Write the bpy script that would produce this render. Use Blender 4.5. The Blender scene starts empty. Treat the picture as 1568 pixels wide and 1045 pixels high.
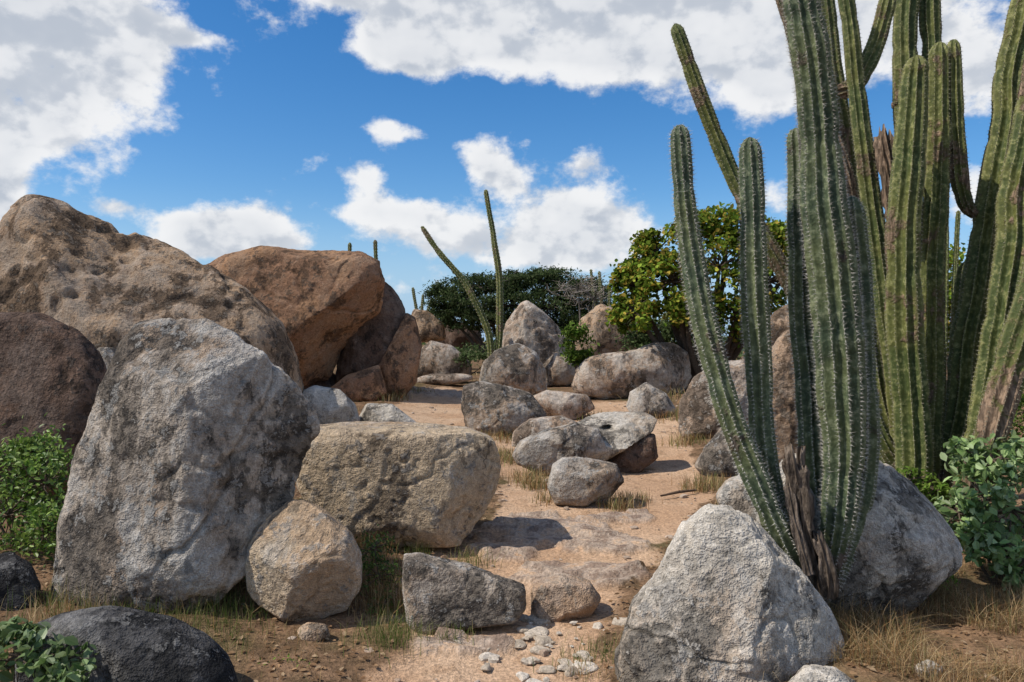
import bpy, bmesh, math, random
import numpy as np
from mathutils import Vector
random.seed(7)
RNG=np.random.default_rng(7)
F=1150.0; CX=784.0; CY=522.0; ZC=1.65
scene=bpy.context.scene

# ------------------------------------------------------------ noise
def _h(ix,iy,iz,s):
    h=(ix*73856093)^(iy*19349663)^(iz*83492791)^(s*2654435761)
    h=h&0xffffffff
    h=((h^(h>>15))*2246822519)&0xffffffff
    h=((h^(h>>13))*3266489917)&0xffffffff
    h=h^(h>>16)
    return (h&0xffffff)/float(0xffffff)*2-1
def vnoise(P,s=0):
    i=np.floor(P).astype(np.int64); f=P-i
    u=f*f*f*(f*(f*6-15)+10)
    x,y,z=i[:,0],i[:,1],i[:,2]; ux,uy,uz=u[:,0],u[:,1],u[:,2]
    def L(a,b,t): return a+(b-a)*t
    c=lambda a,b,d:_h(x+a,y+b,z+d,s)
    return L(L(L(c(0,0,0),c(1,0,0),ux),L(c(0,1,0),c(1,1,0),ux),uy),
             L(L(c(0,0,1),c(1,0,1),ux),L(c(0,1,1),c(1,1,1),ux),uy),uz)
_c,_s=math.cos(.6),math.sin(.6)
ROT=np.array([[_c,-_s,0],[_s,_c,0],[0,0,1]])@np.array([[1,0,0],[0,_c,-_s],[0,_s,_c]])
def fbm(P,o=4,s=0,g=0.5):
    r=0;a=1;t=0;q=P.copy()
    for k in range(o):
        q=q@ROT
        r=r+a*vnoise(q,s+k*17); t+=a; a*=g; q=q*2.03+11.3
    return r/t
def sstep(x): 
    x=np.clip(x,0,1); return x*x*(3-2*x)

# ------------------------------------------------------------ terrain
def zg(x,y):
    x=np.atleast_1d(np.asarray(x,float)); y=np.atleast_1d(np.asarray(y,float))
    x,y=np.broadcast_arrays(x,y)
    z=0.5*sstep((y-7)/15.0)
    P=np.stack([x*0.55,y*0.55,np.zeros_like(x)],-1).reshape(-1,3)
    z=z+(0.07*fbm(P,3,5)).reshape(x.shape)*1.0
    z=z+0.12*sstep((x-2.2)/2.0)*sstep((y-3)/3)
    z=z+0.08*sstep((-x-1.3)/1.5)*sstep((y-2)/3)
    return z
def gdepth(u,v):
    lo,hi=1.5,300.
    for _ in range(40):
        m=(lo+hi)/2
        if ZC-zg((u-CX)/F*m,m)[0] > (v-CY)/F*m: lo=m
        else: hi=m
    return lo
def gp(u,v):
    d=gdepth(u,v); x=(u-CX)/F*d
    return np.array([x,d,zg(x,d)[0]])
def W(u,v,d): return np.array([(u-CX)/F*d,d,ZC-(v-CY)/F*d])

# ------------------------------------------------------------ mesh helpers
def empty(name,loc=(0,0,0)):
    e=bpy.data.objects.new(name,None); e.location=loc
    e.empty_display_size=0.2
    scene.collection.objects.link(e); return e
def mk(name,V,Fa,mat,smooth=True,parent=None,col=None,loc=None):
    V=np.asarray(V,np.float32); Fa=np.asarray(Fa,np.int32)
    if loc is not None: V=V-np.asarray(loc,np.float32)
    me=bpy.data.meshes.new(name)
    n=Fa.shape[1]
    me.vertices.add(len(V)); me.vertices.foreach_set('co',V.ravel())
    me.loops.add(Fa.size); me.loops.foreach_set('vertex_index',Fa.ravel())
    me.polygons.add(len(Fa))
    me.polygons.foreach_set('loop_start',np.arange(0,Fa.size,n,dtype=np.int32))
    me.polygons.foreach_set('loop_total',np.full(len(Fa),n,np.int32))
    me.update(calc_edges=True)
    me.polygons.foreach_set('use_smooth',np.full(len(Fa),smooth,bool))
    if col is not None:
        a=me.color_attributes.new('Col','FLOAT_COLOR','POINT')
        c=np.ones((len(V),4),np.float32); c[:,:col.shape[1]]=col
        a.data.foreach_set('color',c.ravel())
    me.materials.append(mat)
    o=bpy.data.objects.new(name,me)
    scene.collection.objects.link(o)
    if parent is not None:
        o.parent=parent
        if loc is None: o.location=-parent.location
        else: o.location=Vector([float(k) for k in loc])-parent.location
    elif loc is not None: o.location=[float(k) for k in loc]
    return o
class Acc:
    def __init__(s): s.V=[];s.F=[];s.C=[];s.n=0
    def add(s,V,Fa,C=None):
        s.V.append(V); s.F.append(np.asarray(Fa)+s.n); s.n+=len(V)
        if C is not None: s.C.append(C)
    def make(s,name,mat,**k):
        return mk(name,np.concatenate(s.V),np.concatenate(s.F),mat,
                  col=np.concatenate(s.C) if s.C else None,**k)
ICO={}
def ico(k):
    if k not in ICO:
        bm=bmesh.new(); bmesh.ops.create_icosphere(bm,subdivisions=k,radius=1)
        bm.verts.ensure_lookup_table()
        V=np.array([v.co[:] for v in bm.verts]); Fa=np.array([[v.index for v in f.verts] for f in bm.faces])
        bm.free(); ICO[k]=(V,Fa)
    return ICO[k]

# ------------------------------------------------------------ node helper
class N:
    def __init__(s,nt): s.t=nt; nt.nodes.clear()
    def n(s,typ,**k):
        x=s.t.nodes.new(typ)
        for a,b in k.items(): setattr(x,a,b)
        return x
    def l(s,a,b): s.t.links.new(a,b)
    def setin(s,sock,v):
        if isinstance(v,bpy.types.NodeSocket): s.l(v,sock)
        elif v is not None: sock.default_value=v
    def math(s,op,a,b=None,c=None,clamp=False):
        m=s.n('ShaderNodeMath',operation=op); m.use_clamp=clamp
        for i,v in enumerate((a,b,c)):
            if v is not None: s.setin(m.inputs[i],v)
        return m.outputs[0]
    def vm(s,op,a,b=None,scale=None,c=None):
        m=s.n('ShaderNodeVectorMath',operation=op)
        s.setin(m.inputs[0],a)
        if b is not None: s.setin(m.inputs[1],b)
        if c is not None: s.setin(m.inputs[2],c)
        if scale is not None: s.setin(m.inputs['Scale'],scale)
        return m.outputs['Value'] if op in('DOT_PRODUCT','LENGTH') else m.outputs[0]
    def mix(s,f,a,b,mode='MIX'):
        m=s.n('ShaderNodeMix',data_type='RGBA',blend_type=mode)
        s.setin(m.inputs[0],f)
        for i,v in((6,a),(7,b)):
            if isinstance(v,tuple) and len(v)==3: v=v+(1,)
            s.setin(m.inputs[i],v)
        return m.outputs[2]
    def noise(s,vec,scale,detail=5,rough=.55,dist=0):
        m=s.n('ShaderNodeTexNoise'); s.setin(m.inputs['Vector'],vec)
        m.inputs['Scale'].default_value=scale; m.inputs['Detail'].default_value=detail
        m.inputs['Roughness'].default_value=rough; m.inputs['Distortion'].default_value=dist
        return m.outputs['Fac']
    def rng(s,v,a,b,c=0.,d=1.,smooth=True):
        m=s.n('ShaderNodeMapRange'); m.interpolation_type='SMOOTHSTEP' if smooth else 'LINEAR'
        s.setin(m.inputs[0],v)
        for i,x in enumerate((a,b,c,d)): s.setin(m.inputs[i+1],x)
        return m.outputs[0]
def newmat(name):
    m=bpy.data.materials.new(name); m.use_nodes=True
    return m,N(m.node_tree)
def finish(g,col,rough,normal=None,spec=.25,transl=0,diffuse=False):
    if diffuse:
        p=g.n('ShaderNodeBsdfDiffuse'); g.setin(p.inputs[0],col); p.inputs[1].default_value=.0 if transl else .5
        if normal is not None: g.l(normal,p.inputs['Normal'])
    else:
        p=g.n('ShaderNodeBsdfPrincipled'); g.setin(p.inputs['Base Color'],col if isinstance(col,bpy.types.NodeSocket) else col+(1,))
        g.setin(p.inputs['Roughness'],rough); p.inputs['Specular IOR Level'].default_value=spec
        if normal is not None: g.l(normal,p.inputs['Normal'])
    o=g.n('ShaderNodeOutputMaterial'); out=p.outputs[0]
    if transl>0:
        t=g.n('ShaderNodeBsdfTranslucent'); g.setin(t.inputs[0],col)
        mx=g.n('ShaderNodeMixShader'); mx.inputs[0].default_value=transl
        g.l(out,mx.inputs[1]); g.l(t.outputs[0],mx.inputs[2]); out=mx.outputs[0]
    g.l(out,o.inputs[0])
def bump(g,h,strength,dist,prev=None):
    b=g.n('ShaderNodeBump'); b.inputs['Strength'].default_value=strength; b.inputs['Distance'].default_value=dist
    g.l(h,b.inputs['Height'])
    return b.outputs[0]

def rock_mat(name,A,B,dark=(.06,.055,.05),pale=(.5,.48,.44),da=.5,pa=.4,crack=.8,tint=(.42,.27,.16)):
    m,g=newmat(name)
    tc=g.n('ShaderNodeTexCoord').outputs['Object']; oi=g.n('ShaderNodeObjectInfo')
    off=g.math('MULTIPLY',oi.outputs['Random'],60.)
    cmb=g.n('ShaderNodeCombineXYZ'); g.l(off,cmb.inputs[0]); g.l(off,cmb.inputs[2])
    v=g.vm('ADD',tc,cmb.outputs[0])
    nl=g.noise(v,.85,4,.60,0)
    c=g.mix(g.rng(nl,.42,.58),A,B)
    nd=g.noise(g.vm('MULTIPLY',v,(1.3,1.3,.75)),1.5,6,.74,0)
    ns=g.noise(v,7.5,4,.74,0)
    # iron staining
    c=g.mix(g.rng(g.math('ADD',nl,g.math('MULTIPLY',ns,.35)),.70,.78,0,.55),c,tint)
    t0=.585-.12*da
    c=g.mix(g.rng(nd,.49,.40,0,.55*min(1,pa+.2)),c,pale)
    c=g.mix(g.rng(nd,t0,t0+.045,0,.80),c,tuple(.60*x+.20*y for x,y in zip(dark,A)))
    spf=g.rng(g.math('ADD',ns,g.math('MULTIPLY',nd,.55)),.885-.10*da,.925-.10*da,0,.85)
    c=g.mix(spf,c,dark)
    pl=g.rng(g.math('SUBTRACT',ns,g.math('MULTIPLY',nd,.4)),.345,.40,0,.5*min(1,pa+.2))
    c=g.mix(pl,c,pale)
    mid=g.noise(v,24,3,.70)
    c=g.mix(1.,c,g.rng(mid,.3,.7,.74,1.26,False),'MULTIPLY')
    sp=g.noise(v,120,1,.75)
    c=g.mix(1.,c,g.rng(sp,.28,.72,.74,1.24,False),'MULTIPLY')
    cr=g.math('MULTIPLY',g.rng(g.math('ABSOLUTE',g.math('SUBTRACT',nl,.505)),.0,.0028,1,0),g.rng(nd,.45,.52))
    c=g.mix(g.math('MULTIPLY',cr,.8*crack),c,(.04,.034,.028))
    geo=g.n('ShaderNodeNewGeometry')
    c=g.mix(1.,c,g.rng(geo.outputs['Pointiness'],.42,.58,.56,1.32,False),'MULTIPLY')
    h=g.math('ADD',g.math('MULTIPLY',ns,1.5),g.math('ADD',g.math('MULTIPLY',mid,.8),g.math('MULTIPLY',sp,.12)))
    nrm=bump(g,h,1.,.032)
    finish(g,c,.92,nrm,.15,diffuse=True)
    return m
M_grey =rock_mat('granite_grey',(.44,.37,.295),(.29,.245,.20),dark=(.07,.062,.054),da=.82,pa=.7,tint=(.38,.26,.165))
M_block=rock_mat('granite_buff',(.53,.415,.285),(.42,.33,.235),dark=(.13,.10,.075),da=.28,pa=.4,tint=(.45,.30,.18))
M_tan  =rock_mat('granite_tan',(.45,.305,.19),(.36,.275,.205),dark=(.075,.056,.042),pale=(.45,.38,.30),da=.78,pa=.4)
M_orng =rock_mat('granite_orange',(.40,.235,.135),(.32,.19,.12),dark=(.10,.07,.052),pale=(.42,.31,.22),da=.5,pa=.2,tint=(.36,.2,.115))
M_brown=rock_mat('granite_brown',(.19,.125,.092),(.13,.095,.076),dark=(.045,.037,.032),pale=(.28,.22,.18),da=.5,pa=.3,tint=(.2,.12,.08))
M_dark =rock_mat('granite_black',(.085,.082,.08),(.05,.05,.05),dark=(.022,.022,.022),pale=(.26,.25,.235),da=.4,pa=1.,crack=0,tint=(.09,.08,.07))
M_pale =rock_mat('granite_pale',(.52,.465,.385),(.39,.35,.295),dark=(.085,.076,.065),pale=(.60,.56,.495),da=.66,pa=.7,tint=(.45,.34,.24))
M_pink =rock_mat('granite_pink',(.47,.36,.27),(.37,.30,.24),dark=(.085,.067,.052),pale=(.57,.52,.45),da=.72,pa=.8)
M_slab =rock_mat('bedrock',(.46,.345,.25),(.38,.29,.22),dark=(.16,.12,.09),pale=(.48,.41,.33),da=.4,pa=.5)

# ------------------------------------------------------------ boulders
def star(poly,c,n=360,sm=3):
    P=poly-c; R=np.zeros(n); th=np.arange(n)/n*2*np.pi
    Q=np.roll(P,-1,axis=0)
    for i,t in enumerate(th):
        d=np.array([math.cos(t),math.sin(t)])
        e=Q-P; den=d[0]*e[:,1]-d[1]*e[:,0]
        with np.errstate(divide='ignore',invalid='ignore'):
            tt=(P[:,0]*e[:,1]-P[:,1]*e[:,0])/den; ss=(P[:,0]*d[1]-P[:,1]*d[0])/den
        ok=(np.abs(den)>1e-9)&(tt>0)&(ss>=-1e-6)&(ss<=1+1e-6)
        R[i]=tt[ok].max() if ok.any() else np.nan
    k=np.exp(-(np.arange(-3*sm,3*sm+1)/sm)**2/2.); k/=k.sum()
    Rp=np.concatenate([R[-3*sm:],R,R[:3*sm]])
    return np.convolve(Rp,k,'valid')
_seed=[10]
def boulder(poly,mat,base=None,d=None,D=1.0,p=2.5,lvl=6,cuts=3,dents=(),rough=1.,name='boulder',planes=(),sm=2,cracks=0,seed=None,lump=1.):
    _seed[0]+=1; s=seed or _seed[0]; rng=np.random.default_rng(s)
    poly=np.array(poly,float); 
    mn=poly.min(0); mx=poly.max(0)
    x0,y0=poly[:,0],poly[:,1]; x1,y1=np.roll(x0,-1),np.roll(y0,-1)
    A=(x0*y1-x1*y0); ar=A.sum()/2
    c=np.array([((x0+x1)*A).sum()/(6*ar),((y0+y1)*A).sum()/(6*ar)])
    a=(mx[0]-mn[0])/2; b=(mx[1]-mn[1])/2
    if d is None:
        df=gdepth(c[0],base); Dm=D*.85*math.sqrt(a*b)*df/F
        d=df+.55*Dm
    Dm=D*.85*math.sqrt(a*b)*d/F
    R=star(poly,c,sm=sm)
    V,Fa=ico(lvl); x,y,z=V[:,0],V[:,1],V[:,2]
    rho=np.sqrt(x*x+z*z); sc=(np.abs(y)**p+rho**p)**(-1./p)
    Q=V*sc[:,None]
    pl=list(planes)
    for _ in range(cuts):
        n=np.array([rng.normal()*.8,-abs(rng.normal())-.35,rng.normal()*.8]); 
        pl.append((n,rng.uniform(.78,.93)))
    for _ in range(2):
        n=np.array([rng.normal()*.8,abs(rng.normal())+.35,-abs(rng.normal())*.8]); pl.append((n,rng.uniform(.75,.9)))
    wob=.06*min(1,lump)*fbm(V*1.9+s,3,s+70)
    for n,h in pl:
        n=np.array(n,float); n/=np.linalg.norm(n)
        e=Q@n-h-wob; 
        cut=np.where(e>0,np.where(e<.07,e*e/.14,e-.035),0)
        Q=Q-(cut*.93)[:,None]*n
    x,y,z=Q[:,0],Q[:,1],Q[:,2]
    rho=np.sqrt(x*x+z*z); th=np.arctan2(-z,x)%(2*np.pi)
    ti=th/(2*np.pi)*360; i0=np.floor(ti).astype(int)%360; f=ti-np.floor(ti)
    Rt=R[i0]*(1-f)+R[(i0+1)%360]*f
    Re=1/np.sqrt((np.cos(th)/a)**2+(np.sin(th)/b)**2)
    w=np.clip(rho,0,1)**1.5
    Rr=(Re*(1-w)+Rt*w)*d/F
    X=Rr*rho*np.cos(th); Z=-Rr*rho*np.sin(th)
    ray=np.array([(c[0]-CX)/F,1,0]); ray/=np.linalg.norm(ray)
    Lp=np.stack([X,np.zeros_like(X),Z],1)+np.outer(y*Dm,ray)
    size=math.sqrt(a*b)*d/F
    dr=Lp/(np.linalg.norm(Lp,axis=1)[:,None]+1e-9)
    so=rng.uniform(-50,50,3)
    U=Lp/size
    disp=.055*lump*fbm(U*1.2+so,2,s)+.022*fbm(U*3.6+so,3,s+5)*rough+.011*fbm(U*11+so,3,s+9)*rough
    rd=1-np.abs(fbm(U*1.7+so*1.3,3,s+30)); disp-=.026*rough*np.clip(rd-.9,0,1)/.1
    pit=fbm(U*7+so*.7,2,s+81); disp-=.024*rough*sstep((pit-.28)/.2)*sstep(fbm(U*1.3-so,2,s+82)*2+.5)
    tn=rng.normal(size=3); tn/=np.linalg.norm(tn)
    tt=(U@tn)*2.2+.5*fbm(U*1.6+so,2,s+61); fr=tt-np.floor(tt)
    disp+=.032*rough*(sstep(fr/.07)-fr)*sstep(fbm(U*.9+so,2,s+62)*2+.15)
    if lvl>=6: disp+=.0055*fbm(U*40+so,2,s+19)*rough
    for _ in range(cracks):
        n=rng.normal(size=3)*np.array([1,.5,1]); n/=np.linalg.norm(n)
        q=U@n-rng.uniform(-.4,.4)+.12*fbm(U*2.2+so,3,s+44)
        disp-=.035*np.exp(-(q/.013)**2)*sstep(fbm(U*1.1-so,2,s+3)*2+.6)
    Lp=Lp+dr*(disp*size)[:,None]
    for (du,dv,ru,rv,dep) in dents:
        ex=((Lp[:,0]/(d/F)+c[0]-du)/ru)**2+((-Lp[:,2]/(d/F)+c[1]-dv)/rv)**2
        ex=ex*(1+.5*fbm(U*6,2,s+7))
        wv=np.exp(-ex**1.6)*(y<.1)
        Lp=Lp+np.outer(wv*dep,ray)
    C=W(c[0],c[1],d)
    return mk(name,Lp+C,Fa,mat,loc=C)
B=boulder
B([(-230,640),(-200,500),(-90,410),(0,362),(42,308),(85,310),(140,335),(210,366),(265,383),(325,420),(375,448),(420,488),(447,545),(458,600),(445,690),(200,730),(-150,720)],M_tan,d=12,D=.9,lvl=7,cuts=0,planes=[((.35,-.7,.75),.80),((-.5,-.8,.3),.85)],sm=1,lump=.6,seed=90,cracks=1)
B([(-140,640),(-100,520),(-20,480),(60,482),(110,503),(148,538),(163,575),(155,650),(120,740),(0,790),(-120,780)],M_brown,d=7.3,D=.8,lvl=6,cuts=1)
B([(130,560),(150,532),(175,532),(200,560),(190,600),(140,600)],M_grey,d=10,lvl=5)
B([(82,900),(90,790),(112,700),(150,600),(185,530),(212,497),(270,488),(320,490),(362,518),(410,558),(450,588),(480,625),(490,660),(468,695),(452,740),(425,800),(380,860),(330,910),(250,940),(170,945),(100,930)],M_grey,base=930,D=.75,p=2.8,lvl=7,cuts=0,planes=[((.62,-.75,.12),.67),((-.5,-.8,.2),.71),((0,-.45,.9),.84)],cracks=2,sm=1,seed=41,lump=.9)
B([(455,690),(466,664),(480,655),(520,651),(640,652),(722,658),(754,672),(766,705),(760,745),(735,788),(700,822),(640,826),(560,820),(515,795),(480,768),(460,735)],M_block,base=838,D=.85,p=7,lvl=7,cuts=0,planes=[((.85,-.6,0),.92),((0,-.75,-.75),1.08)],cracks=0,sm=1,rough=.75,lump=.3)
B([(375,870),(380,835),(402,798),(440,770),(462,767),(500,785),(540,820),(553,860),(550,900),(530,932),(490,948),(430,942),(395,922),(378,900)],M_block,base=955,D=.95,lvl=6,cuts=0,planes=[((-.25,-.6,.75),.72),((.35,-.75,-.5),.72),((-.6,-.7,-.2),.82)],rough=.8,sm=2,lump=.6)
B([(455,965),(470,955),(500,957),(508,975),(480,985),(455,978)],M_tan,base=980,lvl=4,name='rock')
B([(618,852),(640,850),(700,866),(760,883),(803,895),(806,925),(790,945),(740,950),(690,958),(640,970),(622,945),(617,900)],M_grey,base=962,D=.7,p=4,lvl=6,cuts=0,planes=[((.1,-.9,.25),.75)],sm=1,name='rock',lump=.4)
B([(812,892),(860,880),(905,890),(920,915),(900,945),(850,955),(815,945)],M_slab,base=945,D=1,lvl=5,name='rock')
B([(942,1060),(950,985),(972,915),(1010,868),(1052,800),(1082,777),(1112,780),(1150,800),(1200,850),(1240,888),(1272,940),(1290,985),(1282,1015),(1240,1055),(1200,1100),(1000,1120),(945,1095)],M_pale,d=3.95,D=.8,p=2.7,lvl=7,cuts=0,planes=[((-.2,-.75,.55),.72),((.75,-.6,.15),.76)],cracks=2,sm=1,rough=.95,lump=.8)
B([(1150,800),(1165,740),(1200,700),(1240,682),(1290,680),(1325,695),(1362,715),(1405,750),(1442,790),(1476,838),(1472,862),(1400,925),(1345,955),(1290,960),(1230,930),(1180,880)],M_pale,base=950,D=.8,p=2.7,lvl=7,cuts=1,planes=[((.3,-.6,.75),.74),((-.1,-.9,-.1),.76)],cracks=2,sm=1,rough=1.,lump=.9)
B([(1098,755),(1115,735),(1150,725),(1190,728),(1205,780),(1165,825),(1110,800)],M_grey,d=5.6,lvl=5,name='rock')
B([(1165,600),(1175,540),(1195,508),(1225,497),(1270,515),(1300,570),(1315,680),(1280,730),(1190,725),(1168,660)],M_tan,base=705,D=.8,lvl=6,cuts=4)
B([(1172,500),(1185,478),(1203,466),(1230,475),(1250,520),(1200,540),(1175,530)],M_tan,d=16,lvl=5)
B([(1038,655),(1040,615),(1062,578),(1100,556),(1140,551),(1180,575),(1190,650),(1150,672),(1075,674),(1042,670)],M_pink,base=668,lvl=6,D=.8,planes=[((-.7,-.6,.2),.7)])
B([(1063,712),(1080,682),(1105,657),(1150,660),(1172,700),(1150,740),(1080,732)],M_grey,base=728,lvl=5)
# central low rocks
B([(783,694),(795,674),(830,660),(880,648),(915,655),(930,690),(900,715),(860,724),(825,724),(790,708)],M_grey,base=726,D=1.0,p=2.9,lvl=6,sm=1,cuts=3,rough=1.2,lump=.6)
B([(846,668),(880,648),(925,634),(985,632),(1006,641),(998,658),(965,676),(925,702),(885,704),(856,690)],M_pale,base=718,D=1.35,p=5,lvl=6,sm=1,cuts=0,planes=[((.1,-.62,.8),.42)],dents=[(928,654,8,4,.2)],cracks=1,rough=1.2,lump=.4)
B([(918,715),(945,690),(985,660),(1004,664),(1008,700),(980,722),(940,726)],M_brown,d=9.6,lvl=5,name='rock')
B([(838,742),(846,712),(862,701),(900,703),(945,712),(956,735),(935,760),(890,773),(850,770)],M_grey,base=772,D=.9,p=3.8,lvl=5,sm=1,cuts=1,planes=[((0,-.5,.85),.75)],name='rock',lump=.5)
B([(705,625),(710,590),(735,582),(770,588),(812,602),(838,635),(822,662),(760,670),(715,662)],M_grey,base=664,lvl=6,cuts=4)
B([(812,608),(838,598),(900,604),(912,625),(880,642),(835,636)],M_pink,base=640,lvl=5,p=3.5,name='rock',lump=.5)
B([(783,685),(786,660),(812,642),(860,636),(890,650),(850,675),(800,690)],M_pink,base=684,lvl=5,p=3.5,name='rock',lump=.5)
B([(733,588),(740,555),(762,534),(792,526),(822,540),(835,570),(838,605),(780,612),(740,605)],M_grey,base=612,lvl=6,cuts=4)
B([(762,545),(775,495),(798,463),(806,459),(814,462),(842,485),(868,518),(884,560),(878,592),(820,597),(770,590)],M_pink,base=590,D=.8,lvl=6,sm=1,cuts=1,planes=[((.5,-.8,.2),.6)],lump=.5)
B([(830,560),(850,540),(875,545),(885,575),(870,592),(835,592)],M_pink,base=592,lvl=5)
B([(878,515),(890,487),(918,466),(952,475),(990,505),(996,540),(940,556),(888,550)],M_tan,d=24,lvl=5,sm=1)
B([(875,590),(885,560),(905,545),(960,538),(1000,524),(1032,525),(1056,540),(1060,580),(1040,602),(980,610),(920,612),(880,602)],M_pink,base=608,lvl=6,D=.8,sm=1)
B([(958,622),(965,600),(990,586),(1020,603),(1037,630),(1010,642),(970,640)],M_grey,base=640,lvl=5,sm=1)
B([(630,578),(638,540),(658,520),(692,527),(722,558),(722,578),(680,588)],M_pink,base=585,lvl=5)
B([(632,580),(660,572),(720,572),(728,580),(690,590),(640,590)],M_pink,base=590,lvl=4,name='rock')
B([(625,500),(632,473),(655,476),(680,495),(682,520),(640,525)],M_tan,d=27,lvl=4)
B([(662,525),(670,500),(700,492),(735,505),(740,530),(700,540)],M_brown,d=30,lvl=4)
B([(448,640),(455,600),(482,589),(520,596),(545,618),(552,645),(530,665),(480,668),(452,660)],M_pale,base=672,lvl=5,rough=.7)
B([(546,645),(562,618),(600,620),(640,648),(630,664),(560,666)],M_pale,base=662,lvl=5)
B([(312,410),(345,389),(400,377),(480,380),(552,386),(582,400),(590,432),(585,480),(562,512),(530,548),(505,588),(465,592),(430,560),(395,500),(340,455)],M_orng,d=16.4,D=.85,p=2.6,lvl=7,cuts=1,planes=[((.6,-.45,-.65),.58),((-.1,-.9,.3),.8)],sm=1,rough=.9,seed=77,lump=.8)
B([(545,470),(570,425),(592,432),(612,458),(626,492),(618,540),(590,575),(545,600),(505,600),(520,540)],M_brown,d=17.3,lvl=6,sm=2)
B([(575,560),(600,520),(622,478),(636,486),(646,530),(638,585),(612,615),(585,605)],M_orng,d=16.8,lvl=6,sm=1,D=1.2)
B([(500,600),(530,575),(580,558),(592,600),(575,620),(520,622)],M_orng,base=614,lvl=5)
B([(425,600),(450,560),(510,570),(530,600),(500,640),(440,640)],M_brown,d=17.5,lvl=5)
B([(25,1000),(50,962),(95,943),(170,937),(260,950),(322,975),(355,1010),(364,1060),(340,1110),(20,1120)],M_dark,d=3.6,D=.8,lvl=6,rough=.6,cuts=2)
B([(-70,910),(-40,862),(20,847),(50,865),(63,900),(50,950),(0,965),(-60,960)],M_dark,d=4.6,lvl=5)
B([(1203,1050),(1230,1022),(1280,1025),(1315,1050),(1300,1090),(1220,1090)],M_pale,d=3.45,lvl=5,name='rock')
B([(1400,1020),(1420,1010),(1445,1022),(1440,1040),(1405,1040)],M_pale,base=1035,lvl=4,name='rock')

# ------------------------------------------------------------ ground
pathpx=[(430,1080),(560,1010),(600,970),(560,900),(640,850),(740,800),(760,720),(700,680),(620,660),(590,625),(610,600),(690,590),(725,600),(820,612),(880,612),(1000,612),(1050,640),(1070,700),(1110,760),(1060,800),(1000,870),(960,920),(950,1000),(960,1080)]
PW=np.array([gp(u,v)[:2] for u,v in pathpx])
PW[0]=(-.9,2.4);PW[-1]=(.7,2.4)
def pathdist(x,y):
    P=np.stack([x,y],1); inside=np.zeros(len(x),bool); dm=np.full(len(x),1e9)
    n=len(PW)
    for i in range(n):
        a=PW[i]; b=PW[(i+1)%n]; e=b-a
        t=np.clip(((P-a)@e)/(e@e),0,1); dd=np.linalg.norm(P-(a+t[:,None]*e),axis=1); dm=np.minimum(dm,dd)
        c=((a[1]>y)!=(b[1]>y)); 
        with np.errstate(divide='ignore',invalid='ignore'):
            xi=(b[0]-a[0])*(y-a[1])/(b[1]-a[1])+a[0]
        inside^=(c&(x<xi))
    return np.where(inside,dm,-dm)
ys=np.concatenate([-np.geomspace(300,3.2,16),np.arange(-3,2.5,.3),np.arange(2.5,12,.035),np.arange(12,40,.3),np.geomspace(40,1500,40)])
xp=np.concatenate([np.arange(0,5,.035),np.arange(5,30,.4),np.geomspace(30,1500,36)])
xs=np.concatenate([-xp[:0:-1],xp])
GX,GY=np.meshgrid(xs,ys); x=GX.ravel(); y=GY.ravel()
z=zg(x,y)
P3=np.stack([x,y,x*0],1)
near=np.exp(-np.maximum(0,np.hypot(x,y)-25)/10)
pd=pathdist(x,y)
pm=sstep((pd+.25*fbm(P3*2.2,4,77)+.1)/.35)
z=z+near*((.022-.008*pm)*fbm(P3*3.1,4,51)+(.010-.003*pm)*fbm(P3*11,3,52))
z=z-pm*.02
bed=np.zeros_like(z)
for (u,v,rx,ry,a) in [(830,808,.60,.45,.2),(930,835,.42,.30,-.2),(770,845,.35,.25,.1),(880,880,.45,.28,.1),(690,604,1.2,.8,0),(960,790,.3,.2,.3),(700,985,.3,.12,.1)]:
    c=gp(u,v); dx=(x-c[0])*math.cos(a)+(y-c[1])*math.sin(a); dy=-(x-c[0])*math.sin(a)+(y-c[1])*math.cos(a)
    k=1-np.sqrt((dx/rx)**2+(dy/ry)**2)+.7*fbm(P3*2.6+u,4,int(u))
    bed=np.maximum(bed,sstep(k/.10))
rough_=np.abs(fbm(P3*np.array([2.2,5.5,1])+3,4,88))
tt=(x*.5+y*2.6+1.2*fbm(P3*1.5,3,12)); ft=tt-np.floor(tt)
z=z+bed*(.034+.045*(1-ft)-.06*rough_)
far=sstep((y-24)/10); pm=pm*(1-far)
nx,ny=len(xs),len(ys)
idx=np.arange(nx*ny).reshape(ny,nx)
Fg=np.stack([idx[:-1,:-1],idx[:-1,1:],idx[1:,1:],idx[1:,:-1]],-1).reshape(-1,4)
m,g=newmat('sandy_ground')
at=g.n('ShaderNodeAttribute',attribute_name='Col'); sep=g.n('ShaderNodeSeparateColor'); g.l(at.outputs['Color'],sep.inputs[0])
tc=g.n('ShaderNodeTexCoord').outputs['Object']
n1=g.noise(tc,.9,3,.6); n2=g.noise(tc,5,5,.68); n3=g.noise(tc,42,3,.7)
sand=g.mix(g.rng(n1,.38,.62),(.47,.305,.19),(.55,.385,.255))
sand=g.mix(g.rng(n2,.50,.66,0,.7),sand,(.34,.215,.13))
soil=g.mix(g.rng(n2,.35,.65),(.13,.085,.05),(.28,.175,.105))
soil=g.mix(g.rng(n1,.5,.66,0,.5),soil,(.12,.11,.05))
f=g.math('ADD',sep.outputs[0],g.math('MULTIPLY',g.math('SUBTRACT',n2,.5),1.2),clamp=True)
c=g.mix(g.rng(f,.25,.75),soil,sand)
bf=g.math('MULTIPLY',sep.outputs[1],g.rng(n2,.36,.50))
c=g.mix(g.math('MULTIPLY',bf,.9),c,g.mix(g.rng(n2,.45,.60),(.44,.36,.29),(.27,.20,.155)))
c=g.mix(1.,c,g.rng(n3,.3,.7,.62,1.36,False),'MULTIPLY')
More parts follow.
